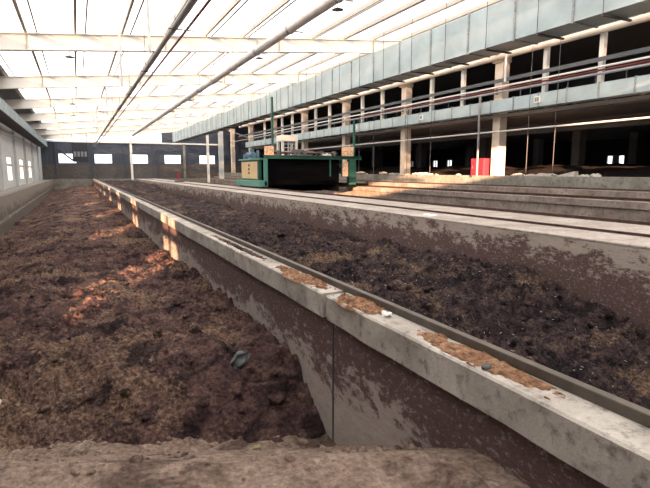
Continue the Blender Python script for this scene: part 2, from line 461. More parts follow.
# straw slivers in the second trough
rnd = random.Random(4); bm = bmesh.new()
for i in range(230):
    y = rnd.uniform(3.2, 8.5); x = rnd.gauss(5.2, 1.2)
    if not 2.6 < x < 7.3: continue
    z = bed2(x, y) + 0.012; a = rnd.random() * PI; L = rnd.uniform(0.015, 0.045)
    cyl(bm, (x, y, z), (x + L * math.cos(a), y + L * math.sin(a), z + rnd.uniform(-.005, .012)), 0.003, 4)
prop(obj('straw_slivers', bm, 'rubble'), 'pale straw slivers scattered on the dark compost of the second trough', 'straw', kind='stuff')

# ------------------------------------------------------------------ bits on the near ground and on the wall top
bm = bmesh.new()
bmesh.ops.create_icosphere(bm, subdivisions=4, radius=0.13, matrix=Matrix.Translation((1.40, 4.90, bed1(1.4, 4.9) + 0.05)) @ Matrix.Rotation(0.5, 4, 'Y') @ Matrix.Diagonal((0.62, 0.5, 1.0, 1)))
for v in bm.verts:
    v.co += v.co.normalized() * 0.0 + Vector((1, 0.4, 0.5)) * 0.07 * noise.noise(v.co * 11) + Vector((0.3, -1, 0.2)) * 0.05 * noise.noise(v.co * 17 + Vector((3, 3, 3)))
prop(obj('plastic_bag', bm, 'bag', smooth=False), 'crumpled grey plastic bag stuck in the compost slope near the wall', 'bag')
bm = bmesh.new()
bmesh.ops.create_icosphere(bm, subdivisions=3, radius=0.035, matrix=Matrix.Translation((1.28, 3.98, ramp_z(1.28, 3.98) + 0.02)) @ Matrix.Diagonal((1.2, 0.9, 0.6, 1)))
for v in bm.verts: v.co += Vector((1, 1, 1)) * 0.012 * noise.noise(v.co * 30)
prop(obj('fruit_scrap', bm, 'leaf', smooth=True), 'yellow-green scrap lying on the dusty ground at the toe of the heap', 'scrap')
bm = bmesh.new()
bmesh.ops.create_icosphere(bm, subdivisions=3, radius=0.05, matrix=Matrix.Translation((-0.87, 5.62, bed1(-0.87, 5.62) + 0.03)) @ Matrix.Diagonal((1.4, 0.9, 0.6, 1)))
for v in bm.verts: v.co += Vector((1, 1, 1)) * 0.02 * noise.noise(v.co * 20)
prop(obj('stone', bm, 'rubble', smooth=True), 'pale stone on the compost at the far side from the middle wall', 'stone')

def heap(name, label, cx, y0, y1, w, h, seed, mat='sawdust', cat='sawdust', kind='stuff'):
    nx, ny = 34, max(10, int((y1 - y0) / 0.012)); bm = bmesh.new(); rows = []
    for j in range(ny + 1):
        t = j / ny; y = y0 + (y1 - y0) * t; row = []
        ww = w * (0.55 + 0.45 * math.sin(PI * t)) * (1 + 0.35 * noise.noise(Vector((y * 3, seed, 0))))
        for i in range(nx + 1):
            s = i / nx; x = min(2.142, cx + (s - 0.5) * ww)
            q = Vector((x * 14, y * 8, seed))
            env = 1.5 * (1 - abs(2 * s - 1)) ** 0.8 * min(1, 5 * t, 5 * (1 - t)) - 0.45 + 1.1 * noise.noise(q) + 0.7 * noise.noise(q * 3)
            hh = h * min(1, env * .9) * (0.8 + 0.5 * noise.noise(q * 5)) if env > 0 else -0.012
            row.append(bm.verts.new((x + 0.006 * noise.noise(Vector((x * 30, y * 30, 1))), y, TOP + 0.004 + (hh if 0 < t < 1 and 0 < s < 1 else -.015))))
        rows.append(row)
    for a, b in zip(rows, rows[1:]):
        for i in range(nx): bm.faces.new((a[i], a[i + 1], b[i + 1], b[i]))
    return prop(obj(name, bm, mat, smooth=True), label, cat, kind=kind)
heap('sawdust_pile', 'orange sawdust on the wall top just beyond the coping joint', 2.04, 4.05, 5.4, 0.27, 0.028, 1)
heap('sawdust_pile', 'orange sawdust heap beside the white lump on the wall top', 2.045, 3.13, 3.87, 0.29, 0.045, 2)
heap('sawdust_pile', 'long tan sawdust strip spread along the wall top nearest the camera', 2.06, 1.55, 2.75, 0.23, 0.026, 3)
heap('sawdust_pile', 'thin dark crumbs scattered far along the wall top beyond the sawdust', 2.04, 5.6, 8.6, 0.13, 0.012, 6, 'compost1', 'crumbs')
bm = bmesh.new()
bmesh.ops.create_icosphere(bm, subdivisions=3, radius=0.045, matrix=Matrix.Translation((2.055, 3.12, TOP + 0.018)) @ Matrix.Diagonal((0.8, 1.1, 0.55, 1)))
for v in bm.verts: v.co += Vector((1, 1, 1)) * 0.022 * noise.noise(v.co * 24)
prop(obj('lime_lump', bm, 'lime', smooth=True), 'small white lime lump on the wall top at the end of the orange sawdust', 'lump')
bm = bmesh.new()
bmesh.ops.create_icosphere(bm, subdivisions=3, radius=0.026, matrix=Matrix.Translation((1.99, 2.0, TOP + 0.012)) @ Matrix.Diagonal((1.3, 0.9, 0.6, 1)))
for v in bm.verts: v.co += Vector((1, 1, 1)) * 0.012 * noise.noise(v.co * 40)
prop(obj('stone', bm, 'duct_dark', smooth=True), 'dark pebble beside the long tan sawdust strip on the wall top', 'stone')
bm = bmesh.new()
for i in range(4):
    box(bm, 7.72, 7.95, 9.86 + i * .09, 9.94 + i * .09, TOP, TOP + 0.02 + .012 * (i % 2))
prop(obj('paper_scrap', bm, 'lime'), 'small white crumpled paper on the near edge of the broad walkway', 'paper')

# ------------------------------------------------------------------ left facade
WIN_C = [41.3 + BAY * k for k in range(-5, 3)]
bm = bmesh.new(); ycur = Y0
def lw(y0, y1, z0, z1): box(bm, -4.32, -4.2, y0, y1, z0, z1)
for c in WIN_C:
    a, b = c - 1.2, c + 1.2
    if a > ycur: lw(ycur, a, -3.0, 4.3)
    lw(a, b, -3.0, -0.68); lw(a, b, 1.0, 4.3)
    ycur = b
lw(ycur, YE, -3.0, 4.3)
struct('wall_left', bm, 'greywhite')
for i, c in enumerate(WIN_C):
    a, b = c - 1.2, c + 1.2; bm = bmesh.new()
    for (y0, y1, z0, z1) in ((a, a + .06, -.68, 1.0), (b - .06, b, -.68, 1.0), (a + .06, b - .06, -.68, -.62), (a + .06, b - .06, 0.94, 1.0), (c - .05, c + .05, -.62, .94), (a + .06, c - .05, .32, .52), (c + .05, b - .06, .32, .52)):
        box(bm, -4.30, -4.21, y0, y1, z0, z1)
    w = struct('window_%d' % (i + 1), bm, 'greywhite')
    obj('pane', BX(-4.258, -4.252, a + .05, b - .05, -.63, .95), 'pane', w)
# pilasters: one per frame, standing on the ledge, with a haunch under the beam
for i, y in enumerate([36.5 + BAY * k for k in range(-4, 6)]):
    if y > YE: continue
    bm = bmesh.new(); box(bm, -4.2, -4.02, y - 0.5, y, TOP - 0.05, 3.70)
    struct('column', bm, 'greywhite', bevel=0.01)
# ventilation brackets and tray girder along the eaves
bm = bmesh.new()
box(bm, -3.16, -3.1, Y0, 72, 2.95, 3.52)
y = Y0
while y < 72: box(bm, -3.10, -3.07, y, y + .05, 2.95, 3.52); y += 0.6
g_ = obj('eaves_girder', bm, 'duct'); obj('underside', BX(-4.02, -3.16, Y0, 72, 2.95, 3.0), 'darkroof', g_); prop(g_, 'ribbed grey girder running under the eaves above the left windows', 'girder')
for z in (2.25, 2.5):
    prop(obj('steel_pipe', CY((-3.9, Y0 + .2, z), (-3.9, 72, z), 0.035, 8), 'greypipe'), ('upper' if z > 2.3 else 'lower') + ' thin grey pipe running in front of the left pilasters under the eaves girder', 'pipe')

# ------------------------------------------------------------------ end walls
bm = bmesh.new(); wins = [(-2.17, .03), (2.3, 4.6), (6.96, 9.43), (11.75, 14.15), (16.9, 19.3)]
xc = -5
for a, b in wins:
    box(bm, xc, a, YE, YE + .2, 0.9, 4.0); box(bm, a, b, YE, YE + .2, 2.38, 4.0); box(bm, a, b, YE, YE + .2, .9, 1.05); xc = b
box(bm, xc, 46, YE, YE + .2, .9, 4.0)
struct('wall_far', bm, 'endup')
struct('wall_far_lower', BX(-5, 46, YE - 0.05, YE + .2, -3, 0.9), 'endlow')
for i, (a, b) in enumerate(wins):
    bm = bmesh.new()
    for (x0, x1, z0, z1) in ((a, a + .05, 1.05, 2.38), (b - .05, b, 1.05, 2.38), (a + .05, b - .05, 1.05, 1.1), (a + .05, b - .05, 2.33, 2.38)):
        box(bm, x0, x1, YE + .05, YE + .12, z0, z1)
    w = struct('window_%d' % (20 + i), bm, 'greywhite')
    obj('pane', BX(a + .04, b - .04, YE + .08, YE + .086, 1.09, 2.34), 'pane', w)
# gable rail between dark cladding and gable glazing
struct('trim_1', BX(-5, 20, YE - .15, YE, 3.92, 4.12), 'white')
bm = bmesh.new(); slope_box(bm, -4.3, 11.5, YE + .05, YE + .07, 4.0, rt(-4.3) + .1, 4.0, rt(11.5) + .1)
struct('wall_gable', bm, 'glazing')
bm = bmesh.new(); slope_box(bm, 11.5, 20.2, YE, YE + .2, 4.0, rt(11.5) + .14, 4.0, rt(20.2) + .14); box(bm, 20.2, 46, YE, YE + .2, 4.0, 6.75)
struct('wall_far_upper', bm, 'endup')
for i, x in enumerate((-2.5, 1.9, 6.3, 10.8)):
    struct('column', BX(x - .1, x + .1, YE - .22, YE - .05, TOP, 3.92), 'endup')
struct('wall_light_block', BX(-5, 46, Y0 - .2, Y0, -3.2, 3.4), 'endlow')  # unseen dark wall added behind the camera to limit horizon light
# posts before the end wall
struct('column', BX(6.28, 6.53, 69.6, 69.85, TOP, rb(6.4)), 'white')
struct('column', BX(16.15, 16.45, 69.6, 69.9, -3.0, rb(16.3)), 'white')
struct('column', BX(17.85, 18.45, 69.6, 70.1, TOP, rb(18.0)), 'greywhite')
struct('column', BX(14.2, 14.5, 76.2, 76.5, TOP, 3.9), 'conc')

# ------------------------------------------------------------------ roof
PUR = [-2.75] + [-1.25 + 1.5 * k for k in range(15)]
for y in FR:
    bm = bmesh.new()
    x0, x1 = -4.3, 19.99
    slope_box(bm, x0, x1, y - .012, y + .012, rb(x0) + .03, rt(x0) - .03, rb(x1) + .03, rt(x1) - .03)
    slope_box(bm, x0, x1, y - .11, y + .11, rt(x0) - .03, rt(x0), rt(x1) - .03, rt(x1))
    slope_box(bm, x0, x1, y - .11, y + .11, rb(x0), rb(x0) + .03, rb(x1), rb(x1) + .03)
    r = struct('roof_beam', bm, 'white')
    for x in (-1.25, 3.25, 7.75, 12.25, 16.75):
        bm = bmesh.new(); slope_box(bm, x - .012, x + .012, y - .11, y + .11, rb(x) + .03, rt(x) - .03, rb(x) + .03, rt(x) - .03)
        obj('stiffener', bm, 'purlin', r)
for x in PUR:
    bm = bmesh.new(); z = rt(x)
    box(bm, x - .035, x - .028, Y0, YE, z, z + .15); box(bm, x - .028, x + .04, Y0, YE, z, z + .008); box(bm, x - .028, x + .03, Y0, YE, z + .142, z + .15)
    struct('roof_purlin', bm, 'purlin')
    struct('roof_tie', BX(x + .30, x + .345, Y0, YE, rt(x + .3) + .09, rt(x + .3) + .12), 'cable')
bm = bmesh.new(); slope_box(bm, -2.55, 20.2, Y0, YE, rt(-2.55) + .155, rt(-2.55) + .162, rt(20.2) + .155, rt(20.2) + .162)
struct('ceiling', bm, 'glazing')
bm = bmesh.new(); slope_box(bm, -4.6, -2.7, Y0, YE, rt(-4.6) + .16, rt(-4.6) + .2, rt(-2.7) + .16, rt(-2.7) + .2)
struct('ceiling_eaves', bm, 'soffit')
bm = bmesh.new(); slope_box(bm, 20.2, 46, Y0, YE, 6.75, 6.85, 6.75, 6.85)
struct('ceiling_right', bm, 'darkroof')

# ------------------------------------------------------------------ overhead pipes
def pipe(name, label, mat, pts, r, n=12):
    bm = bmesh.new()
    for a, b in zip(pts, pts[1:]): cyl(bm, a, b, r, n)
    return prop(obj(name, bm, mat, smooth=False), label, 'pipe')
p = pipe('ventilation_pipe', 'thick pale grey pipe hanging under the glass roof', 'bigpipe', [(5.6, Y0 + .3, 3.98), (5.6, 30, 3.90), (5.6, 58, 3.80)], 0.13, 20)
y = 2.0
while y < 58:
    bm = bmesh.new(); cyl(bm, (5.6, y - .03, 3.97 - y * .003), (5.6, y + .03, 3.97 - y * .003), 0.145, 20)
    box(bm, 5.62, 5.98, y - .025, y + .025, 3.90 - y * .003, 3.93 - y * .003); cyl(bm, (5.6, y, 4.05), (5.6, y, 4.62), 0.012, 6)
    obj('pipe_clamp', bm, 'flange', p); y += 2.9
p = pipe('steel_pipe', 'grey steel pipe hung high over the nearest trough', 'greypipe', [(2.1, Y0 + .3, 3.10), (2.1, 74, 3.10)], 0.058)
y = 1.2
while y < 72:
    bm = bmesh.new(); cyl(bm, (2.1, y, 3.15), (2.1, y, rb(2.1) + 0.5), 0.009, 6); cyl(bm, (1.95, y, 3.03), (2.50, y, 3.03), 0.014, 6)
    obj('pipe_hanger', bm, 'cable', p); y += 5.2
pipe('steel_pipe', 'thin purple-red pipe hung beside the grey pipe under the roof', 'redpipe', [(2.42, Y0 + .3, 3.15), (2.42, 74, 3.15)], 0.028)
for (x, y, z0, l) in ((1.87, 14.0, 3.0, 'nearest'), (1.44, 17.4, 2.62, 'second'), (1.62, 29.4, 3.0, 'third'), (1.5, 40, 2.7, 'fourth')):
    prop(obj('drop_pipe', CY((x, y, z0), (x, y, rt(x) + .14), 0.036, 8), 'whitepipe'), '%s white drop pipe hanging from the roof over the nearest trough' % l, 'pipe', 'white drop pipes under the roof')

# lamps
def make_lamp(loc, label):
    t = thing('high_bay_lamp', label, 'lamp', loc, 'high bay lamps under the glass roof')
    x, y, z = loc
    bm = bmesh.new()
    prof = [(0.03, .08), (0.06, .06), (0.12, .035), (0.18, .01), (0.185, 0)]
    rings = [[bm.verts.new((x + r * math.cos(a), y + r * math.sin(a), z + h)) for a in (2 * PI * i / 24 for i in range(24))] for r, h in prof]
    for a, b in zip(rings, rings[1:]):
        for i in range(24): bm.faces.new((a[i], a[(i + 1) % 24], b[(i + 1) % 24], b[i]))
    bm.faces.new(rings[0][::-1]); bm.faces.new(rings[-1])
    obj('lamp_shade', bm, 'cable', t, smooth=False)
    obj('stem', CY((x, y, z + .08), (x, y, z + .50), 0.012, 8), 'cable', t)
    return t
names = ['nearest lamp', 'second lamp', 'third lamp', 'fourth lamp', 'fifth lamp']
lamp0 = None
for row, (x, z) in enumerate(((0.02, 4.20), (7.45, 4.86))):
    for k, n in enumerate(names):
        loc = (x, 14.3 + 7.4 * k, z); lab = '%s of the row hanging %s' % (n, 'over the nearest trough' if row == 0 else 'between the thick pale pipe and the duct')
        if lamp0 is None: lamp0 = make_lamp(loc, lab)
        else: dup(lamp0, loc, lab)

# ------------------------------------------------------------------ big duct
def duct(name, label, x0, x1, z0, z1, ya, yb, pitch, brackets, mat='duct'):
    t = thing(name, label, 'duct', ((x0 + x1) / 2, ya, z0))
    y = ya; k = 0
    while y < yb - .1:
        e = min(yb, y + pitch)
        bm = bmesh.new(); box(bm, x0, x1, y + .03, e - .03, z0, z1)
        obj('duct_section', bm, mat, t)
        bm = bmesh.new()
        for (a, b, c, d) in ((x0 - .035, x0 + .01, z0 - .035, z1 + .035), (x1 - .01, x1 + .035, z0 - .035, z1 + .035), (x0 + .01, x1 - .01, z0 - .035, z0 + .01), (x0 + .01, x1 - .01, z1 - .01, z1 + .035)):
            box(bm, a, b, e - .03, e + .03, c, d)
        obj('flange', bm, 'flange', t)
        if brackets:
            bm = bmesh.new(); ym = y + pitch * 0.55
            box(bm, x0 - .08, x1 + .08, ym - .03, ym + .03, z0 - .09, z0 - .036)
            cyl(bm, (x0 - .07, ym, z0 - .05), (x0 - .07, ym, rt(x0) + .1), 0.01, 6)
            obj('hanger', bm, 'duct_dark', t)
        y = e; k += 1
    return t
duct('air_duct', 'large galvanised rectangular air duct hanging under the right edge of the glass roof', 12.0, 12.95, 3.89, 5.14, 1.6, 71.6, 2.0, True)
d2 = duct('air_duct', 'slim galvanised air duct fixed along the facade above the lower openings', 19.3, 19.85, 2.95, 3.55, 8.0, 62.0, 1.5, False)
for y in (17.05, 25.8, 34.0, 42.2, 50.6):
    bm = bmesh.new(); box(bm, 19.255, 19.295, y - .17, y + .17, 3.12, 3.42)
    v = obj('vent_grille', bm, 'white', d2)
    bm = bmesh.new(); box(bm, 19.245, 19.254, y - .11, y - .012, 3.18, 3.36); box(bm, 19.245, 19.254, y + .012, y + .11, 3.18, 3.36)
    obj('slot', bm, 'greypipe', v)

# ------------------------------------------------------------------ right building
for k in range(-1, 7):
    y = 20.1 + BAY * k
    c = struct('column', BX(20.0, 20.5, y - .1, y + .42, -0.29, rb(20) - 0.02), 'cream', bevel=0.01)
    box_cap = BX(19.85, 20.55, y - .15, y + .47, 5.55, 5.9)
    obj('cap', box_cap, 'cream', c)
for k in range(-1, 5):
    for dy in (2.83, 5.67) if k < 4 else (2.83,):
        y = 20.1 + BAY * k + dy
        struct('column', BX(20.0, 20.2, y, y + .2, 3.55, 5.78), 'white')
struct('trim_2', BX(19.95, 20.6, Y0 + .1, 62.3, 2.82, 2.92), 'slab')
struct('trim_3', BX(20.0, 20.25, Y0 + .1, 62.3, 5.92, 6.75), 'slabdark')
struct('floor_upper', BX(20.6, 45.4, Y0 + .1, 62.3, 2.75, 2.95), 'slabdark')
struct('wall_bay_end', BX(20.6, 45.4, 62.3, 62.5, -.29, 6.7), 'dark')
struct('trim_4', BX(24.5, 24.9, Y0 + .1, 62.2, 2.2, 2.75), 'slabdark')
# outer wall of the building with small windows
bm = bmesh.new(); ws = [(c - .45, c + .45) for c in (24.9, 28.4, 32.3, 36.5, 44.9, 50.2, 53.0, 58.1)] ; ws[1] = (27.6, 29.2)
ycur = Y0
for a, b in ws:
    box(bm, 42, 42.2, ycur, a, -.29, 6.7); box(bm, 42, 42.2, a, b, -.29, .35); box(bm, 42, 42.2, a, b, 1.35, 6.7); ycur = b
box(bm, 42, 42.2, ycur, 62.3, -.29, 6.7)
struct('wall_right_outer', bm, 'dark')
for i, (a, b) in enumerate(ws):
    bm = bmesh.new(); m_ = (a + b) / 2
    for (y0, y1, z0, z1) in ((a, a + .05, .35, 1.35), (b - .05, b, .35, 1.35), (a + .05, b - .05, .35, .4), (a + .05, b - .05, 1.3, 1.35), (m_ - (.3 if b - a > 1 else .05), m_ + (.3 if b - a > 1 else .05), .4, 1.3)):
        box(bm, 42.03, 42.12, y0, y1, z0, z1)
    w = struct('window_%d' % (40 + i), bm, 'greywhite')
    obj('pane', BX(42.07, 42.075, a + .04, b - .04, .39, 1.31), 'pane', w)
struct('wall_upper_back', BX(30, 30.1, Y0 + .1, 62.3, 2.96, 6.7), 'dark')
for k in range(-1, 5):
    for x in (30.0, 36.0):
        y = 20.1 + BAY * k + 2.5
        struct('column', BX(x - .3, x + .3, y, y + .6, -.29, 2.74), 'slabdark')
# debris heaps inside
def heap3(x, y): return -0.29 + max(-.02, 0.45 + 0.5 * noise.noise(Vector((x * .35, y * .3, 5))) + 0.16 * noise.noise(Vector((x * 1.4, y * 1.4, 2))) + .06 * noise.noise(Vector((x * 5, y * 5, 2)))) * sm((x - 20.9) / 2.5) * sm((40 - x) / 3)
prop(obj('debris', grid_bed(20.9, 40, [9 + 0.35 * i for i in range(150)], 50, heap3), 'compost3', smooth=True), 'dark heaps of debris spread over the floor inside the open building', 'debris', kind='stuff')
# lamps lit below the upper floor
rnd = random.Random(2)
lab_i = ['first', 'second', 'third', 'fourth', 'fifth', 'sixth', 'seventh', 'eighth', 'ninth', 'tenth', 'eleventh', 'twelfth']
first = None; k = 0
for y in (15.6, 16.6, 19.4, 20.8, 22.4, 24.0):
    loc = (26.8, y, 2.60)
    lab = '%s lit ceiling lamp from the near end inside the open building' % lab_i[k]; k += 1
    if first is None:
        t = thing('ceiling_lamp', lab, 'lamp', loc, 'lit lamps under the upper floor'); x_, y_, z_ = loc
        obj('lamp_housing', CY((x_, y_, z_ + .03), (x_, y_, z_ + .14), 0.17, 16, r2=.1), 'greypipe', t)
        obj('bulb', CY((x_, y_, z_ - .03), (x_, y_, z_ + .028), 0.15, 16), 'lamp', t); first = t
    else: dup(first, loc, lab)

# facade pipes
def fpipe(label, x, z, r, mat, y0=8.0, y1=62.0, flat=False):
    if flat: bm = BX(x - .03, x + .03, y0, y1, z - r, z + r)
    else: bm = CY((x, y0, z), (x, y1, z), r, 12)
    o = prop(obj('facade_rail' if flat else 'facade_pipe', bm, mat), label, 'rail' if flat else 'pipe')
    if z < 5:
        for yf in FR:
            if y0 < yf + .16 < min(y1, 62): obj('bracket', BX(x, 20.0, yf + .14, yf + .18, z - .02, z + .02), 'cable', o)
    return o
cp = fpipe('thick cream pipe along the top of the facade below the big duct', 19.78, 5.765, 0.15, 'cream', 8, 66)
y = 9
while y < 60:
    obj('pipe_lug', BX(19.72, 19.84, y, y + .10, 5.90, 5.97), 'rubble', cp); y += 1.9
fpipe('grey flat rail crossing the upper openings of the facade', 19.62, 4.55, 0.085, 'railgrey', 8, 66, True)
fpipe('white pipe crossing the upper openings of the facade', 19.60, 4.24, 0.045, 'whitepipe')
fpipe('oxide red pipe tucked beneath the white facade pipe', 19.66, 4.12, 0.04, 'red2', 8, 34)
fpipe('grey round pipe just above the slim facade duct', 19.6, 3.97, 0.055, 'greypipe', 8, 70)
fpipe('thin white pipe across the lower openings of the facade', 19.7, 2.02, 0.04, 'whitepipe', 8, 50)
# balustrade posts behind the pipes
bal = thing('balustrade', 'dark balustrade of thin posts above the slim facade duct', 'railing', (20.1, 9, 3.55))
for i in range(37):
    y = 12 + 1.35 * i
    obj('post', BX(20.02, 20.06, y, y + .04, 3.55, 4.10), 'cable', bal)
obj('handrail', BX(20.01, 20.07, 10, 62, 4.10, 4.14), 'cable', bal)
# vertical lines on the facade
for (y, m_, r, z0, z1, l) in ((20.68, 'greypipe', .055, -.22, 3.95, 'grey drain pipe running down in front of the red cabinet'),
                              (19.0, 'bigpipe', .06, 4.35, 5.7, 'short grey pipe stub beside the upper facade column'),
                              (17.4, 'cable', .014, -.2, 5.7, 'thin conduit dropping down the facade past the drain pipe side'),
                              (15.9, 'cable', .012, -.2, 5.7, 'thin dark cable hanging down the facade beside the arched chunk'),
                              (24.7, 'cable', .014, -.2, 4.0, 'thin conduit in the opening next to the red cabinet'),
                              (27.1, 'cable', .016, -.2, 4.0, 'thin conduit just behind the second lit column'),
                              (33.3, 'cable', .016, -.2, 4.0, 'thin conduit beside the machine end of the open facade'),
                              (31.2, 'cable', .016, -.2, 4.0, 'thin conduit in front of the bright far window of the facade')):
    prop(obj('vertical_pipe', CY((19.2, y, z0), (19.2, y, z1), r, 8), m_), l, 'pipe')

# red cabinet
t = thing('electrical_cabinet', 'red metal cabinet standing on the parapet beside a lit column', 'cabinet', (20.0, 21.2, -.24))
obj('body', BX(19.72, 20.15, 20.75, 21.75, -.24, .68), 'redbox', t, bevel=0.02)
obj('door', BX(19.70, 19.718, 20.80, 21.70, -.18, .62), 'redbox', t)
obj('handle', BX(19.675, 19.699, 21.55, 21.6, .12, .3), 'cable', t)

# rubble on the parapet
rnd = random.Random(11); rub = None
for i in range(46):
    y = rnd.choice((rnd.uniform(22.5, 45), rnd.uniform(14, 19), rnd.uniform(22.5, 36))); x = rnd.uniform(19.68, 19.85)
    big = rnd.random()
    if rub is None or i % 6 == 0:
        bm = bmesh.new()
        bmesh.ops.create_icosphere(bm, subdivisions=2, radius=0.17, matrix=Matrix.Diagonal((0.6, 1.5, 0.5, 1)))
        for v in bm.verts: v.co *= 1 + 1.5 * noise.noise(v.co * 6 + Vector((i, 0, 0)))
        rub = obj('rubble_chunk', bm, 'rubble'); o = rub
    else:
        o = rub.copy(); C.objects.link(o)
    s = 0.35 + 0.75 * big * big
    o.location = (x, y, -.24 + 0.07 * s); o.rotation_euler = (0, 0, rnd.random() * .8); o.scale = (min(s, .9), s, s)
    prop(o, 'pale broken chunk lying along the parapet top under the open facade', 'rubble', 'rubble chunks on the parapet')
for (y, l, dz) in ((16.4, 'low pale slab tilted on the parapet between thin conduits', .1), (15.1, 'pointed pale slab tilted on the parapet nearest the frame edge', .16)):
    bm = bmesh.new(); slope = [(19.65, y, -.24), (19.65, y + .9, -.24), (19.9, y, -.24), (19.9, y + .9, -.24), (19.65, y + .02, -.24 + dz * 1.4), (19.9, y + .02, -.24 + dz * 1.4), (19.65, y + .9, -.2), (19.9, y + .9, -.2)]
    v = [bm.verts.new(p) for p in slope]
    for f in ((0, 2, 3, 1), (4, 6, 7, 5), (0, 1, 6, 4), (2, 5, 7, 3), (0, 4, 5, 2), (1, 3, 7, 6)): bm.faces.new([v[i] for i in f])
    prop(obj('concrete_slab', bm, 'rubble'), l, 'slab')

# ------------------------------------------------------------------ compost turner
MY = 29.75
t = thing('compost_turner', 'green gantry compost turning machine straddling the third trough on rails', 'machine', (14, MY, TOP))
# near end carriage (box beam on wheels) with cabinet and top
obj('end_carriage', BX(10.12, 10.62, MY, MY + 5.4, -1.04 + .07, -0.60), 'greenlight', t, bevel=0.03)
for y in (MY + .55, MY + 4.8):
    w = obj('wheel', CY((10.33, y, -.86), (10.47, y, -.86), 0.16, 24), 'railrust', t)
bm = bmesh.new(); box(bm, 10.30, 10.50, MY + 0.75, MY + 4.45, -0.60, .70)
ch = obj('cabinet_body', bm, 'green', t, bevel=0.02)
dr = obj('cabinet_door', BX(10.26, 10.295, MY + .85, MY + 4.3, -.50, .60), 'beige', ch, bevel=0.01)
bm = bmesh.new()
for z in (-.2, .05, .3): box(bm, 10.24, 10.259, MY + 2.5, MY + 2.75, z, z + .14)
obj('louver', bm, 'shaft', ch)
obj('handrail', CY((10.22, MY + .72, -.45), (10.22, MY + .72, .6), 0.02, 8), 'cable', ch)
obj('cabinet_top', BX(10.18, 10.55, MY + .6, MY + 4.7, .70, .80), 'greenlight', t, bevel=0.01)
# front leg at near end with braces
bm = bmesh.new(); box(bm, 10.42, 10.64, MY, MY + .2, -0.97, .77)
obj('leg', bm, 'greenlight', t, bevel=0.01)
# deck: two I beams and cross ties with floor
bm = bmesh.new()
for y in (MY, MY + 3.4):
    box(bm, 10.45, 17.4, y, y + .2, .94, .98); box(bm, 10.45, 17.4, y + .08, y + .12, .80, .94); box(bm, 10.45, 17.4, y, y + .2, .76, .80)
for x in [10.9 + 1.0 * i for i in range(7)]: box(bm, x, x + .08, MY + .2, MY + 3.4, .82, .92)
obj('deck', bm, 'green', t)
obj('deck_plate', BX(10.6, 17.3, MY + .2, MY + 3.39, .93, .955), 'black', t)
# far end leg frame and carriage
bm = bmesh.new(); box(bm, 16.42, 16.95, MY, MY + .35, -.90, .76); box(bm, 16.42, 16.95, MY + 3.0, MY + 3.4, -.90, .76); box(bm, 16.60, 16.9, MY + .35, MY + 3.0, .2, .5)
obj('leg', bm, 'green', t, bevel=0.015)
obj('end_carriage', BX(16.3, 17.0, MY + .02, MY + 4.0, -1.08, -.82), 'black', t, bevel=0.02)
for y in (MY + .8, MY + 2.9): obj('outrigger', BX(17.05, 18.42, y, y + .3, -1.0, -.86), 'black', t)
for y in (MY + 1, MY + 3.1): obj('wheel', CY((18.40, y, -.84), (18.53, y, -.84), 0.15, 20), 'railrust', t)
prop(obj('side_panel', BX(15.9, 16.32, MY - .01, MY + .03, -.35, .60), 'peach', t), 'sunlit pale panel')
obj('strut', BX(15.0, 15.1, MY + .1, MY + .2, -.35, .76), 'green', t)
obj('strut', BX(15.84, 15.9, MY, MY + .1, -.4, .76), 'green', t)
obj('shade_curtain', BX(10.66, 15.75, MY + .22, MY + .25, -.88, .76), 'black', t)  # black sheet added to keep sun out and the drum opening dark
# patched plates on the deck ends
prop(obj('guard_plate', BX(10.45, 11.05, MY - .02, MY + .04, .98, 1.52), 'peach', t, bevel=0.01), 'pale plate with rust patches at the cabinet end')
prop(obj('guard_plate', BX(15.85, 16.72, MY - .02, MY + .04, .98, 1.58), 'peach', t, bevel=0.01), 'pale plate with rust patches at the leg end')
# tall posts
obj('mast', BX(10.96, 11.08, MY + .05, MY + .17, .98, 4.5), 'green', t)
obj('mast', BX(16.76, 16.88, MY + .05, MY + .17, .98, 3.4), 'green', t)
# turning drum, blades and hood under the deck
bm = bmesh.new(); cyl(bm, (11.1, MY + 2.0, -.35), (15.6, MY + 2.0, -.35), 0.22, 20)
dm = obj('rotor', bm, 'black', t)
for i in range(26):
    bm = bmesh.new(); x = 11.25 + i * .17; a = i * 1.1
    for s in (0, PI):
        dx = Vector((0, math.cos(a + s), math.sin(a + s)))
        c0 = Vector((x, MY + 2.0, -.35)); p0 = c0 + dx * .2; p1 = c0 + dx * .55
        cyl(bm, p0, p1, 0.035, 5); box(bm, x - .06, x + .06, p1.y - .05, p1.y + .05, p1.z - .05, p1.z + .05)
    cyl(bm, (x - .04, MY + 2.0, -.35), (x + .04, MY + 2.0, -.35), .24, 12)
    obj('blade', bm, 'black', dm)
obj('hood', BX(11.05, 15.8, MY + 2.85, MY + 2.9, -1.4, .78), 'black', t)
obj('hood', BX(11.05, 15.8, MY + .5, MY + 2.85, .55, .60), 'black', t)
obj('side_plate', BX(15.7, 15.8, MY + .3, MY + 2.85, -1.35, .76), 'black', t)
obj('side_plate', BX(11.05, 11.12, MY + .3, MY + 2.85, -1.35, .76), 'black', t)
bm = bmesh.new(); box(bm, 11.12, 15.7, MY + .35, MY + .42, -.95, -.82)
obj('scraper_bar', bm, 'black', t)
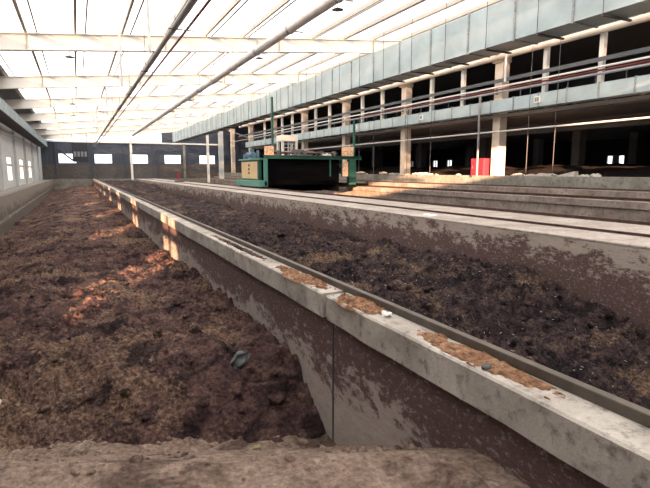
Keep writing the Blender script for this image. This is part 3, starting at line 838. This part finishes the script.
# drive gear on the deck: long shaft, bearings, gearbox, motors, cable heap
sh = obj('drive_shaft', CY((11.1, MY + .7, 1.16), (15.8, MY + .7, 1.16), 0.07, 14), 'shaft', t)
bm = bmesh.new()
for x in (11.5, 12.9, 13.35, 14.6, 15.5): box(bm, x, x + .18, MY + .58, MY + .82, .956, 1.30)
obj('bearing', bm, 'cable', sh)
obj('drive_shaft', CY((11.2, MY + 2.2, 1.25), (15.6, MY + 2.2, 1.25), 0.05, 12), 'shaft', t)
gb = obj('gearbox', BX(13.0, 13.6, MY + 1.1, MY + 1.9, .956, 1.42), 'cable', t, bevel=0.05)
bm = bmesh.new(); cyl(bm, (13.7, MY + 1.5, 1.18), (14.4, MY + 1.5, 1.18), 0.17, 18); cyl(bm, (14.4, MY + 1.5, 1.18), (14.5, MY + 1.5, 1.18), 0.13, 18)
obj('drive_motor', bm, 'shaft', t)
bm = bmesh.new(); rnd = random.Random(3)
for i in range(9):
    x = 12.0 + .55 * i * .6; cyl(bm, (x, MY + .3, .98), (x + .5, MY + .5 + rnd.random() * .3, 1.02 + rnd.random() * .2), 0.02, 6)
obj('hose', bm, 'cable', t)
bm = bmesh.new(); bmesh.ops.create_icosphere(bm, subdivisions=3, radius=0.22, matrix=Matrix.Translation((14.9, MY + .35, 1.02)) @ Matrix.Diagonal((1.6, .5, .45, 1)))
for v in bm.verts: v.co.z += .1 * noise.noise(v.co * 9); v.co.z = max(v.co.z, .957)
prop(obj('cover_sheet', bm, 'rubble', t), 'pale crumpled sheet')
# blue motor on the cabinet top
bm = bmesh.new(); cyl(bm, (10.4, MY + 2.0, 1.05), (10.4, MY + 2.9, 1.05), 0.19, 18); box(bm, 10.22, 10.54, MY + 1.95, MY + 2.7, .80, .90); cyl(bm, (10.4, MY + 2.9, 1.05), (10.4, MY + 3.05, 1.05), 0.22, 18); box(bm, 10.3, 10.5, MY + 2.2, MY + 2.5, 1.22, 1.42)
mt = obj('travel_motor', bm, 'blue', t); mt['label'] = 'blue electric motor'
obj('oil_tank', CY((10.40, MY + 1.1, .8), (10.40, MY + 1.1, 1.30), 0.1, 12), 'blue', t)
obj('oil_tank', CY((10.4, MY + 3.9, .8), (10.4, MY + 3.9, 1.15), 0.12, 12), 'blue', t)

# white control cabin standing on the machine's far side of the deck
t = thing('control_cabin', 'small white framed cabin with dark slatted opening standing on the green machine', 'cabin', (13.2, MY + 3.0, .98))
cx0, cx1, cy0, cy1 = 12.6, 13.75, MY + 2.55, MY + 3.55
for x in (cx0, cx1 - .16):
    for y in (cy0, cy1 - .15): obj('post', BX(x, x + .16, y, y + .15, .956, 2.0), 'white', t)
obj('roof', BX(cx0 - .03, cx1 + .03, cy0 - .03, cy1 + .03, 2.0, 2.42), 'white', t, bevel=0.02)
obj('back_panel', BX(cx0 + .22, cx1 - .22, cy1 - .12, cy1 - .06, .98, 2.0), 'dark', t)
bm = bmesh.new()
for z in (1.3, 1.55, 1.8): box(bm, cx0 + .22, cx1 - .22, cy0 + .05, cy0 + .09, z, z + .05)
box(bm, 13.05, 13.1, cy0 + .04, cy0 + .1, .98, 2.0)
obj('slat', bm, 'bigpipe', t)

# small post box and red marker by the far passage
prop(obj('fire_box', BX(13.0, 13.5, 75.6, 75.9, TOP, -.4), 'redbox', bevel=.02), 'small red box standing before the far wall beside the grey post', 'box')
bm = bmesh.new()
for i in range(7): cyl(bm, (8.75 + .1 * i, 52 + .5 * (i % 3), TOP + .06), (9.2 + .14 * i, 51.4 + .3 * i, TOP + .07), 0.05, 7)
prop(obj('scrap_bundle', bm, 'shaft'), 'flat dark bundle of scrap lying on the walkway near the far wall', 'scrap')

# hanging unit and conveyor by the far wall
t = thing('hanging_hopper', 'dark louvred unit hanging before the end wall window', 'machine', (.5, 68, 1.0))
obj('body', BX(-.35, 1.35, 67.6, 69.2, 1.1, 3.35), 'dark', t, bevel=0.03)
bm = bmesh.new()
for k in range(4): box(bm, -.2 + k * .38, .05 + k * .38, 67.55, 67.598, 1.7, 2.3)
obj('louver', bm, 'soffit', t)
for x in (-.3, 1.28):
    for y in (67.7, 69.1): obj('hanger', BX(x - .03, x + .03, y - .03, y + .03, 3.35, rt(x) + .1), 'greypipe', t)
bm = bmesh.new(); cyl(bm, (-1.9, 68.2, 2.6), (-.33, 68.2, 1.25), 0.09, 8)
obj('chute', bm, 'dark', t)

# ------------------------------------------------------------------ light
w = bpy.data.worlds.new('world'); bpy.context.scene.world = w; w.use_nodes = True
bg = w.node_tree.nodes['Background']; bg.inputs[0].default_value = (0.93, 0.97, 1.0, 1); bg.inputs[1].default_value = 2.45
sl = bpy.data.lights.new('sun', 'SUN'); sl.energy = 38.0; sl.color = (1.0, 0.56, 0.31); sl.angle = math.radians(0.5)
so = bpy.data.objects.new('sun', sl); C.objects.link(so)
az, el = math.radians(23.8), math.radians(7.5)
d = Vector((math.sin(az) * math.cos(el), math.cos(az) * math.cos(el), -math.sin(el)))
so.rotation_euler = d.to_track_quat('-Z', 'Y').to_euler()

# ------------------------------------------------------------------ camera
f, VX, VY = 500.0, 77.0, 171.0
pitch = math.atan((244 - VY) / f); yaw = math.atan((325 - VX) / f * math.cos(pitch))
cam = bpy.data.cameras.new('camera'); co = bpy.data.objects.new('camera', cam); C.objects.link(co)
cam.sensor_width = 36; cam.lens = f / 650 * 36; cam.clip_end = 400
co.location = (0, 0, 0); co.rotation_euler = (PI / 2 - pitch, 0, -yaw)
sc = bpy.context.scene; sc.camera = co
sc.view_settings.view_transform = 'Standard'; sc.view_settings.look = 'None'
sc.view_settings.exposure = 0.0; sc.view_settings.gamma = 1.0; sc.view_settings.use_curve_mapping = False
